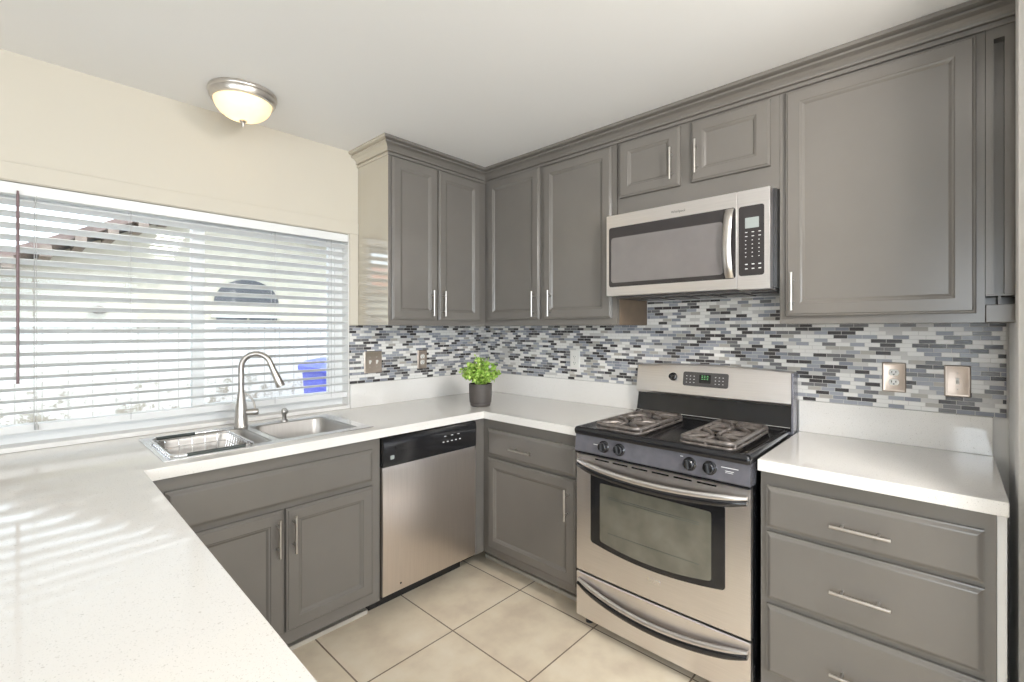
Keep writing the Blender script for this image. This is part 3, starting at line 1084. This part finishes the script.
# ------------------------------------------------------------------ range
RY0, RY1 = 1.296, 2.050
r = root('gas_range', 'freestanding stainless steel gas stove with black cooktop', 'stove', (-0.35, -1.675, 0))
bm = B()
fbox(bm, fm, RY0 + 0.004, RY1 - 0.004, 0.045, 0.905, 0.02, 0.630)
fbox(bm, fm, RY0 + 0.02, RY1 - 0.02, 0.0455, 0.80, 0.63, 0.634)
obj('body', bm, M['black'], r)
for a in (RY0 + 0.03, RY1 - 0.05):
    for c in (0.08, 0.60):
        obj('foot', lathe(B(), fm.p(a, 0.0, c), (0, 0, 1), [(0.018, 0), (0.018, 0.01), (0.010, 0.014), (0.010, 0.045)], 14), M['blackpl'], r, 40)
# cooktop: raised rim around a shallow black well, rolled front edge
bm = B()
zt = 0.932
profile = [(0.012, zt - 0.018), (0.012, zt), (0.020, zt + 0.002), (0.028, zt - 0.004)]
L = []
def rl(i, rad, z, cf=0.0):
    return [fm.p(a, z, b) for a, b in rrect(RY0 + i, RY1 + 0.005 - i, 0.100 + i * 0.2, 0.688 - i + cf, rad, 5)]
L = [rl(0.004, 0.008, 0.897), rl(0.0, 0.012, 0.908), rl(0.0, 0.012, 0.918), rl(0.004, 0.012, 0.927), rl(0.012, 0.012, 0.931), rl(0.024, 0.012, 0.930), rl(0.034, 0.016, 0.922), rl(0.06, 0.02, 0.920)]
loops_mesh(bm, L)
ck = obj('cooktop', bm, M['black'], r, 45)
# burners with drip bowls, and one long grate for each pair
for ga0, ga1 in ((1.388, 1.600), (1.782, 1.982)):
    ac = (ga0 + ga1) / 2
    for c in (0.535, 0.300):
        o = lathe(B(), fm.p(ac, 0.9205, c), (0, 0, 1), [(0.098, 0), (0.100, 0.005), (0.092, 0.007), (0.070, 0.003), (0.035, 0.001), (0.030, 0.001)], 32)
        db = obj('drip_bowl', o, M['drip'], r, 50)
        o = lathe(B(), fm.p(ac, 0.9215, c), (0, 0, 1), [(0.030, 0), (0.030, 0.012), (0.040, 0.013), (0.040, 0.017), (0.034, 0.021), (0.002, 0.022)], 28)
        obj('burner', o, M['burner'], r, 50)
    bm = B()
    c0, c1 = 0.195, 0.642
    zg = 0.949
    fr_ = [fm.p(a, zg, c) for a, c in rrect(ga0, ga1, c0, c1, 0.03, 5)]
    tube(bm, fr_ + fr_[:1] + fr_[1:2], 0.0095, 8, False)
    fr_ = [fm.p(a, 0.931, c) for a, c in rrect(ga0 - 0.004, ga1 + 0.004, c0 - 0.004, c1 + 0.004, 0.03, 5)]
    tube(bm, fr_ + fr_[:1] + fr_[1:2], 0.006, 8, False)
    cm = (c0 + c1) / 2
    tube(bm, [fm.p(ga0, zg, cm), fm.p(ac, zg + 0.002, cm), fm.p(ga1, zg, cm)], 0.008, 8)
    for (a, c) in [(ga0, c0 + .02), (ga1, c0 + .02), (ga0, c1 - .02), (ga1, c1 - .02), (ga0, cm), (ga1, cm), (ac, c0), (ac, c1), (ga0, 0.3), (ga1, 0.3), (ga0, .535), (ga1, .535)]:
        tube(bm, [fm.p(a, 0.928, c), fm.p(a, zg, c)], [0.008, 0.009], 8)
    for c in (0.535, 0.300):
        ends = [(ga0, c), (ga1, c), (ac, c0 if c < cm else cm), (ac, cm if c < cm else c1),
                (ga0 + 0.02, c - 0.085), (ga1 - 0.02, c - 0.085), (ga0 + 0.02, c + 0.085), (ga1 - 0.02, c + 0.085)]
        for (a, q) in ends:
            v = Vector((ac - a, c - q)); v = v * (1 - 0.026 / v.length)
            tube(bm, [fm.p(a, zg, q), fm.p(a + v.x * 0.5, zg + 0.004, q + v.y * 0.5), fm.p(a + v.x, zg + 0.001, q + v.y)], [0.0095, 0.0105, 0.007], 8)
    obj('grate', bm, M['iron'], r, 60)['label'] = 'brown-grey cast iron grate over two burners'
# sloped control panel
bm = B()
Lc = [[fm.p(a, b, c) for b, c in ((0.815, 0.60), (0.815, 0.672), (0.820, 0.676), (0.892, 0.668), (0.898, 0.662), (0.898, 0.60))] for a in (RY0, RY1)]
loops_mesh(bm, Lc)
cp = obj('control_panel', bm, M['navy'], r, 20)
obj('trim_strip', box(B(), *sorted((fm.p(0, 0, 0.60).x, fm.p(0, 0, 0.674).x)), -RY1, -RY0, 0.8095, 0.8148), M['black'], cp)
nrm = Vector((-1, 0, 0.11)).normalized()
for a in (1.449, 1.527, 1.833, 1.909):
    p = fm.p(a, 0.857, 0.6716)
    bm = lathe(B(), p, nrm, [(0.026, 0), (0.026, 0.003), (0.021, 0.006), (0.020, 0.022), (0.017, 0.025), (0.002, 0.026)], 28)
    kn = obj('knob', bm, M['black'], cp, 40)
    bm = B()
    q = p + nrm * 0.026
    up = Vector((0.11, 0, 1)).normalized()
    rot = Matrix.Rotation(0.2, 3, nrm)
    up = rot @ up
    sd = up.cross(nrm).normalized()
    L = []
    for h, wd in ((-0.002, 0.0055), (0.008, 0.0045), (0.0095, 0.003)):
        L.append([q + nrm * h + up * y + sd * x for x, y in ((-wd, -0.017), (wd, -0.017), (wd, 0.017), (-wd, 0.017))])
    loops_mesh(bm, L)
    obj('grip', bm, M['blackpl'], kn, 30)
fcp = FS(0.672)
bm = B()
for a0, a1, b in ((1.395, 1.418, 0.859), (1.795, 1.806, 0.880), (1.950, 2.010, 0.868), (1.965, 1.995, 0.856), (1.965, 1.992, 0.850)):
    obj('marking', fbox(B(), fcp, a0, a1, b, b + 0.0022, -0.006, 0.0006), M['print'], cp)
# oven door with a bowed face
def bow(a, amt=0.012):
    s = (a - RY0) / (RY1 - RY0) * 2 - 1
    return amt * (1 - s * s)
def bowed(bm, a0, a1, b0, b1, c0, c1, amt, n=16, e=0.004, b0arch=0.0, b1arch=0.0):
    L = []
    for k in range(n + 1):
        a = a0 + (a1 - a0) * k / n
        s = 2 * k / n - 1
        lo = b0 - b0arch * (1 - s * s); hi = b1 + b1arch * (1 - s * s)
        c = c1 + bow(a, amt)
        L.append([fm.p(a, lo, c0), fm.p(a, lo, c - e), fm.p(a, lo + e, c), fm.p(a, hi - e, c), fm.p(a, hi, c - e), fm.p(a, hi, c0)])
    return loops_mesh(bm, L)
od = obj('oven_door', bowed(B(), RY0 + 0.001, RY1 - 0.001, 0.262, 0.807, 0.636, 0.664, 0.008), M['steel'], r, 35)
def arch_panel(bm, a0, a1, b0, b1, lowarch, c, th, amt, rad=0.012, n=20):
    L = []
    ks = [rad * (1 - math.cos(PI / 2 * j / 6)) / (a1 - a0) for j in range(6)]
    ks = ks + [rad / (a1 - a0) + (1 - 2 * rad / (a1 - a0)) * j / n for j in range(n + 1)] + [1 - x for x in ks[::-1]]
    for kk in ks:
        a = a0 + (a1 - a0) * kk
        s = 2 * kk - 1
        edge = 0
        d = min(a - a0, a1 - a)
        if d < rad:
            edge = rad - math.sqrt(max(rad * rad - (rad - d) ** 2, 0))
        lo = b0 - lowarch * (1 - s * s) + edge
        hi = b1 + lowarch * 0.05 * (1 - s * s) - edge
        cc = c + bow(a, amt)
        L.append([fm.p(a, lo, cc), fm.p(a, lo, cc + th), fm.p(a, hi, cc + th), fm.p(a, hi, cc)])
    return loops_mesh(bm, L)
ob = obj('window_border', arch_panel(B(), 1.377, 1.963, 0.415, 0.727, 0.028, 0.6625, 0.0035, 0.008), M['black'], od, 30)
ow = obj('window', arch_panel(B(), 1.428, 1.914, 0.433, 0.692, 0.024, 0.6655, 0.0022, 0.008, 0.01), M['ovenglass'], od, 30)
bm = B()
for b in (0.640, 0.632, 0.480):
    tube(bm, [fm.p(1.47, b, 0.6685 + 0.0045), fm.p(1.67, b, 0.6685 + 0.0078), fm.p(1.87, b, 0.6685 + 0.0045)], 0.0012, 6)
obj('rack_line', bm, M['rubber'], ow)
bd = plate(B(), FS(0.6715), 1.655, 1.712, 0.343, 0.356, -0.002, 0.0022, 0.003, 0.0008)
bd = obj('badge', bd, M['chrome'], od, 40)
bm = B()
for k in range(6):
    bowed(bm, 1.40 + k * 0.092, 1.472 + k * 0.092, 0.789, 0.796, 0.660, 0.6645, 0.008, 4, 0.0005)
obj('vent_slot', bm, M['black'], od)


def bow_handle(zc0, zc1, cf, sag, amt, h, thick, wrap):
    """wide curved bar: ends meet the panel, the middle stands off and hangs lower"""
    L = []
    n = 28
    for k in range(n + 1):
        s = 2 * k / n - 1
        a = RY0 + 0.018 + (RY1 - RY0 - 0.026) * k / n
        q = 1 - s * s
        z = zc0 - sag * q
        c = cf + amt * (q ** 0.7)
        hh = h * (0.55 + 0.45 * min(1, q * 3))
        ring = []
        for j in range(12):
            t_ = 2 * PI * j / 12
            ring.append(fm.p(a, z + hh * math.sin(t_), c + thick * math.cos(t_)))
        L.append(ring)
    return loops_mesh(B(), L)


hs = obj('handle', bow_handle(0.776, 0, 0.680, 0.024, 0.040, 0.013, 0.010, 0), M['steel'], od, 60)
hk = obj('handle_underside', bow_handle(0.758, 0, 0.680, 0.025, 0.040, 0.0165, 0.011, 0), M['black'], od, 60)
dw = obj('drawer', bowed(B(), RY0 + 0.001, RY1 - 0.001, 0.050, 0.254, 0.636, 0.664, 0.008), M['steel'], r, 35)
obj('handle', bow_handle(0.226, 0, 0.675, 0.050, 0.022, 0.012, 0.010, 0), M['steel'], dw, 60)
obj('handle_underside', bow_handle(0.209, 0, 0.676, 0.051, 0.023, 0.0165, 0.011, 0), M['black'], dw, 60)
# backguard
bm = B()
Lg = []
for k in range(17):
    s = 2 * k / 16 - 1
    a = 1.300 + (2.052 - 1.300) * k / 16
    zt_ = 1.184 + 0.014 * (1 - s * s)
    Lg.append([fm.p(a, 1.036, 0.028), fm.p(a, 1.036, 0.098 + 0.006 * (1 - s * s)), fm.p(a, 1.046, 0.102 + 0.006 * (1 - s * s)), fm.p(a, zt_ - 0.006, 0.0795), fm.p(a, zt_ - 0.001, 0.076), fm.p(a, zt_, 0.070), fm.p(a, zt_, 0.028)])
bg = obj('backguard', loops_mesh(bm, Lg), M['steel'], r, 30)
bm = B()
Lg = [[fm.p(a, b, c) for b, c in ((0.906, 0.025), (0.906, 0.100), (0.931, 0.104), (0.936, 0.098), (0.940, 0.090), (1.020, 0.072), (1.0355, 0.072), (1.0355, 0.025))] for a in (1.298, 2.054)]
loops_mesh(bm, Lg)
bl = obj('lower_guard', bm, M['black'], r, 20)
bl['label'] = 'glossy black splash panel'
obj('guard_side', box(B(), -0.104, -0.024, -2.062, -2.0525, 0.906, 1.183, 0.002), M['navy'], r)
obj('lip', tube(B(), [fm.p(1.302, 0.9385, 0.103), fm.p(2.050, 0.9385, 0.103)], 0.003, 8), M['chrome'], bl)
gn = Vector((-1, 0, 0.15)).normalized()
p = fm.p(1.508, 1.130, 0.092)
bm = lathe(B(), p, gn, [(0.021, -0.002), (0.021, 0.004), (0.018, 0.006), (0.017, 0.02), (0.002, 0.022)], 28)
kn = obj('knob', bm, M['black'], bg, 40)
fg = FS(0.0955)
bm = B()
L = []
for i, c in ((0, -0.006), (0, 0.002), (0.001, 0.0028)):
    L.append([fg.p(a, b, c - (b - 1.12) * 0.17) for a, b in rrect(1.562 + i, 1.785 - i, 1.090 + i, 1.160 - i, 0.010, 5)])
loops_mesh(bm, L)
dp = obj('display_panel', bm, M['keypanel'], bg, 30)
bm = B()
L = [[fg.p(a, b, c - (b - 1.12) * 0.17) for a, b in rrect(1.645, 1.702, 1.108, 1.150, 0.003, 2)] for c in (0.002, 0.0034)]
loops_mesh(bm, L)
obj('display', bm, M['display'], dp)
bm = B()
for k, (a, w_) in enumerate(((1.656, 0.008), (1.668, 0.008), (1.682, 0.008))):
    for b in (1.126, 1.134, 1.142):
        z = b
        c = 0.0036 - (b - 1.12) * 0.17
        fbox(bm, fg, a, a + w_, b, b + 0.0022, c - 0.001, c)
obj('digit', bm, M['green'], dp)
bm = B()
for a in (1.578, 1.597, 1.616, 1.722, 1.740, 1.758):
    for b in (1.106, 1.122, 1.138):
        c = 0.0030 - (b - 1.12) * 0.17
        obj('button', fbox(B(), fg, a, a + 0.006, b, b + 0.003, c - 0.001, c), M['print'], bg)

# ------------------------------------------------------------------ plant
px, py = -0.530, -0.497
r = root('potted_plant', 'small bright green leafy plant in a dark taupe pot on the corner countertop', 'plant', (px, py, 0.915))
bm = lathe(B(), (px, py, 0.9155), (0, 0, 1), [(0.052, 0), (0.060, 0.004), (0.062, 0.018), (0.0615, 0.020), (0.066, 0.024), (0.069, 0.07), (0.0695, 0.134), (0.067, 0.136), (0.065, 0.130), (0.063, 0.120)], 36)
obj('pot', bm, M['pot'], r, 40)
obj('soil', lathe(B(), (px, py, 1.034), (0, 0, 1), [(0.0625, 0), (0.0625, 0.003), (0.02, 0.008), (0.002, 0.009)], 20), M['soil'], r, 50)
bm = B()
bs = B()
cz = 1.092
for k in range(150):
    th = random.uniform(0, 2 * PI)
    ph = math.acos(random.uniform(-0.15, 1))
    rad = random.uniform(0.075, 0.130)
    tip = Vector((px, py, cz)) + Vector((math.sin(ph) * math.cos(th), math.sin(ph) * math.sin(th), math.cos(ph) * 1.02)) * rad
    base = Vector((px + random.uniform(-0.02, 0.02), py + random.uniform(-0.02, 0.02), 1.036))
    mid = (base + tip) / 2 + Vector((0, 0, 0.012))
    tube(bs, [base, mid, tip], [0.0012, 0.001, 0.0006], 4)
    for j in range(8):
        f = random.uniform(0.35, 1.0)
        q = base.lerp(mid, f * 2) if f < 0.5 else mid.lerp(tip, (f - 0.5) * 2)
        d = Vector((random.gauss(0, 1), random.gauss(0, 1), random.gauss(0.4, 0.8))).normalized()
        n_ = d.cross(Vector((random.gauss(0, 1), random.gauss(0, 1), random.gauss(0, 1)))).normalized()
        ln = random.uniform(0.016, 0.027)
        wd = ln * 0.42
        c_ = d.cross(n_) * 0.15 * ln
        P = [q, q + d * ln * 0.35 + n_ * wd + c_, q + d * ln * 0.75 + n_ * wd * 0.75 + c_, q + d * ln, q + d * ln * 0.75 - n_ * wd * 0.75 + c_, q + d * ln * 0.35 - n_ * wd + c_]
        vs = [bm.verts.new(x) for x in P]
        bm.faces.new([vs[0], vs[1], vs[2], vs[3]])
        bm.faces.new([vs[0], vs[3], vs[4], vs[5]])
obj('stems', bs, M['leaf'], r)
fol = obj('foliage', bm, M['leaf'], r)

# ------------------------------------------------------------------ outlets and switches
def outlet(fr, a, b, w, h, kind, m_plate, label, loc, group=None, duplex=1):
    nm = 'light_switch' if kind == 'switch' else 'wall_outlet'
    r = root(nm, label, 'switch' if kind == 'switch' else 'outlet', loc)
    bm = B()
    L = []
    for i, c in ((0, 0.0), (0, 0.003), (0.004, 0.0065), (0.007, 0.0065), (0.009, 0.0058)):
        L.append([fr.p(x, y, c) for x, y in rrect(a - w / 2 + i, a + w / 2 - i, b - h / 2 + i, b + h / 2 - i, 0.003, 3)])
    loops_mesh(bm, L)
    pl = obj('cover_plate', bm, m_plate, r, 30)
    n = duplex
    for k in range(n):
        ac = a + (k - (n - 1) / 2) * 0.046
        if kind == 'outlet':
            for s in (-1, 1):
                bm = B()
                L = []
                for i, c in ((0, 0.004), (0, 0.0075), (0.001, 0.0082)):
                    ring = []
                    for j in range(24):
                        t_ = 2 * PI * j / 24
                        ring.append(fr.p(ac + (0.0165 - i) * math.cos(t_), b + s * 0.0195 + max(-0.0125, min(0.0125, (0.0165 - i) * math.sin(t_))), c))
                    L.append(ring)
                loops_mesh(bm, L)
                so = obj('socket', bm, M['white_pl'], r, 30)
                bm = B()
                for dx_, hh in ((-0.0065, 0.004), (0.0065, 0.0035)):
                    fbox(bm, fr, ac + dx_ - 0.0012, ac + dx_ + 0.0012, b + s * 0.0195 - hh + 0.002, b + s * 0.0195 + hh + 0.002, 0.0078, 0.0086)
                lathe(bm, fr.p(ac, b + s * 0.0195 - 0.0075, 0.0078), fr.n, [(0.0025, 0), (0.0025, 0.0008)], 10)
                obj('slot', bm, M['black'], so)
            obj('screw', lathe(B(), fr.p(ac, b, 0.005), fr.n, [(0.003, 0), (0.003, 0.002), (0.001, 0.0028)], 10), M['nickel'], r, 40)
        else:
            bm = B()
            fbox(bm, fr, ac - 0.005, ac + 0.005, b - 0.012, b + 0.012, 0.004, 0.0075, 0.0008)
            L = [[fr.p(ac + x, b + y + up_, c) for x, y in ((-wd, -hd_), (wd, -hd_), (wd, hd_), (-wd, hd_))] for c, wd, hd_, up_ in ((0.006, 0.004, 0.008, 0), (0.019, 0.0032, 0.0035, 0.008))]
            loops_mesh(bm, L)
            obj('toggle', bm, M['white_pl'], r)
            for s in (-1, 1):
                obj('screw', lathe(B(), fr.p(ac, b + s * 0.030, 0.005), fr.n, [(0.003, 0), (0.003, 0.002), (0.001, 0.0028)], 10), M['nickel'], r, 40)
    return r


fws = FW(0.0088)
fss = FS(0.0088)
outlet(fws, -0.967, 1.179, 0.118, 0.132, 'switch', M['plate'], 'bronze double light switch plate on the mosaic beside the window', (-0.967, -0.009, 1.11), duplex=2)
outlet(fws, -0.605, 1.179, 0.074, 0.122, 'outlet', M['plate'], 'bronze outlet plate on the mosaic left of the corner plant', (-0.605, -0.009, 1.12))
outlet(fss, 0.823, 1.183, 0.074, 0.122, 'outlet', M['white_pl'], 'white wall outlet on the mosaic between the plant and the stove', (-0.009, -0.823, 1.12))
outlet(fss, 2.400, 1.183, 0.076, 0.120, 'outlet', M['plate'], 'bronze outlet plate on the mosaic just right of the stove', (-0.009, -2.400, 1.12))
outlet(fss, 2.587, 1.181, 0.074, 0.120, 'switch', M['plate'], 'bronze single light switch plate near the right wall end', (-0.009, -2.587, 1.12))

# ------------------------------------------------------------------ outdoors
tag(obj('yard_ground', box(B(), -9, 7, 0.15, 14, -0.2, -0.05), M['dirt']), 'bare ground of the yard outside the window', 'ground', kind='structure')
r = root('garden_fence', 'worn white board fence outside the window', 'fence', (-1.5, 2.5, -0.05))
obj('board_panel', box(B(), -6, 4.0, 2.50, 2.53, -0.05, 1.40), M['fence'], r)
obj('cap_rail', box(B(), -6, 4.0, 2.46, 2.57, 1.40, 1.43), M['vinyl'], r)
for x in (-3.4, -1.27, 0.9):
    obj('post', box(B(), x, x + 0.10, 2.43, 2.50, -0.05, 1.40), M['rafter'] if False else M['fence'], r)
r = root('wheeled_bin', 'blue wheeled bin standing against the fence outside the window', 'bin', (-0.25, 1.86, -0.05))
bm = B()
loops_mesh(bm, [[(x, y, z) for x, y in rrect(-0.52 + i, 0.02 - i, 1.60 + i, 2.12 - i, 0.05, 4)] for i, z in ((0.06, 0.0), (0.0, 0.98))])
obj('tub', bm, M['bin'], r, 40)
bm = B()
loops_mesh(bm, [[(x, y, z) for x, y in rrect(-0.55 + i, 0.05 - i, 1.57 + i, 2.15 - i, 0.05, 4)] for i, z in ((0.0, 0.981), (0.0, 1.02), (0.05, 1.07), (0.16, 1.10))])
obj('lid', bm, M['bin'], r, 40)
for x in (-0.48, -0.07):
    obj('wheel', lathe(B(), (x, 2.06, 0.05), (1, 0, 0), [(0.1, 0), (0.1, 0.05)], 20), M['blackpl'], r, 40)

# neighbour's house
r = root('neighbor_house', 'cream stucco house with a tiled gable roof beyond the fence', 'house', (0, 4.6, -0.05))
rake = [(-4.2, 1.18), (-0.55, 3.10), (3.6, 2.10)]
bm = B()
w = [(-3.8, -0.05), (3.4, -0.05), (3.4, 2.12), (-0.55, 3.06), (-3.8, 1.36)]
loops_mesh(bm, [[(x, y, z) for x, z in w] for y in (4.62, 7.5)])
obj('wall', bm, M['stucco'], r)
bm = B()
for (xa, za), (xb, zb_) in ((rake[0], rake[1]), (rake[1], rake[2])):
    L = [[(xa, y, za + t0), (xb, y, zb_ + t0), (xb, y, zb_ + t1), (xa, y, za + t1)] for y, t0, t1 in ((4.05, 0.0, 0.09), (7.8, 0.0, 0.09))]
    loops_mesh(bm, L)
obj('roof', bm, M['rooftile'], r)
bm = B()
n = 14
for k in range(n):
    f = (k + 0.5) / n
    x = rake[0][0] + (rake[1][0] - rake[0][0]) * f
    z = rake[0][1] + (rake[1][1] - rake[0][1]) * f
    box(bm, x - 0.045, x + 0.045, 4.02, 4.62, z - 0.10, z + 0.012)
for k in range(n):
    f = (k + 0.5) / n
    x = rake[1][0] + (rake[2][0] - rake[1][0]) * f
    z = rake[1][1] + (rake[2][1] - rake[1][1]) * f
    box(bm, x - 0.045, x + 0.045, 4.02, 4.62, z - 0.10, z + 0.012)
obj('lookouts', bm, M['rafter'], r)
bm = B()
arc = [(-0.63, 1.74), (0.20, 1.74)] + [(-0.215 + 0.415 * math.cos(t_), 1.74 + 0.33 * math.sin(t_)) for t_ in [PI * k / 16 for k in range(1, 16)]]
loops_mesh(bm, [[(x, y, z) for x, z in arc] for y in (4.60, 4.63)])
aw = obj('arched_window', bm, M['darkwin'], r)
bm = box(B(), -0.60, -0.23, 4.59, 4.63, 0.95, 1.535)
box(bm, -0.19, 0.17, 4.59, 4.63, 0.95, 1.535)
obj('window', bm, M['darkwin'], r)
bm = box(B(), -0.66, 0.22, 4.595, 4.619, 1.54, 1.57)
obj('window_trim', bm, M['vinyl'], r)
bm = lathe(B(), (-1.79, 4.55, 1.55), (0, 0, 1), [(0.02, 0), (0.09, 0.04), (0.09, 0.06), (0.02, 0.10)], 16)
tube(bm, [(-1.79, 4.55, 1.62), (-1.79, 4.63, 1.62)], 0.02, 8)
obj('porch_lamp', bm, M['rafter'], r, 40)
r = root('distant_house', 'far house with a red tiled roof at the left of the window view', 'house', (-5, 11, -0.05))
obj('wall', box(B(), -8.0, -3.2, 10, 13, -0.05, 2.6), M['stucco'], r)
bm = B()
loops_mesh(bm, [[(x, y, z) for y, z in ((9.7, 2.6), (13.3, 2.6), (11.5, 3.5))] for x in (-8.3, -2.9)])
obj('roof', bm, M['redroof'], r)
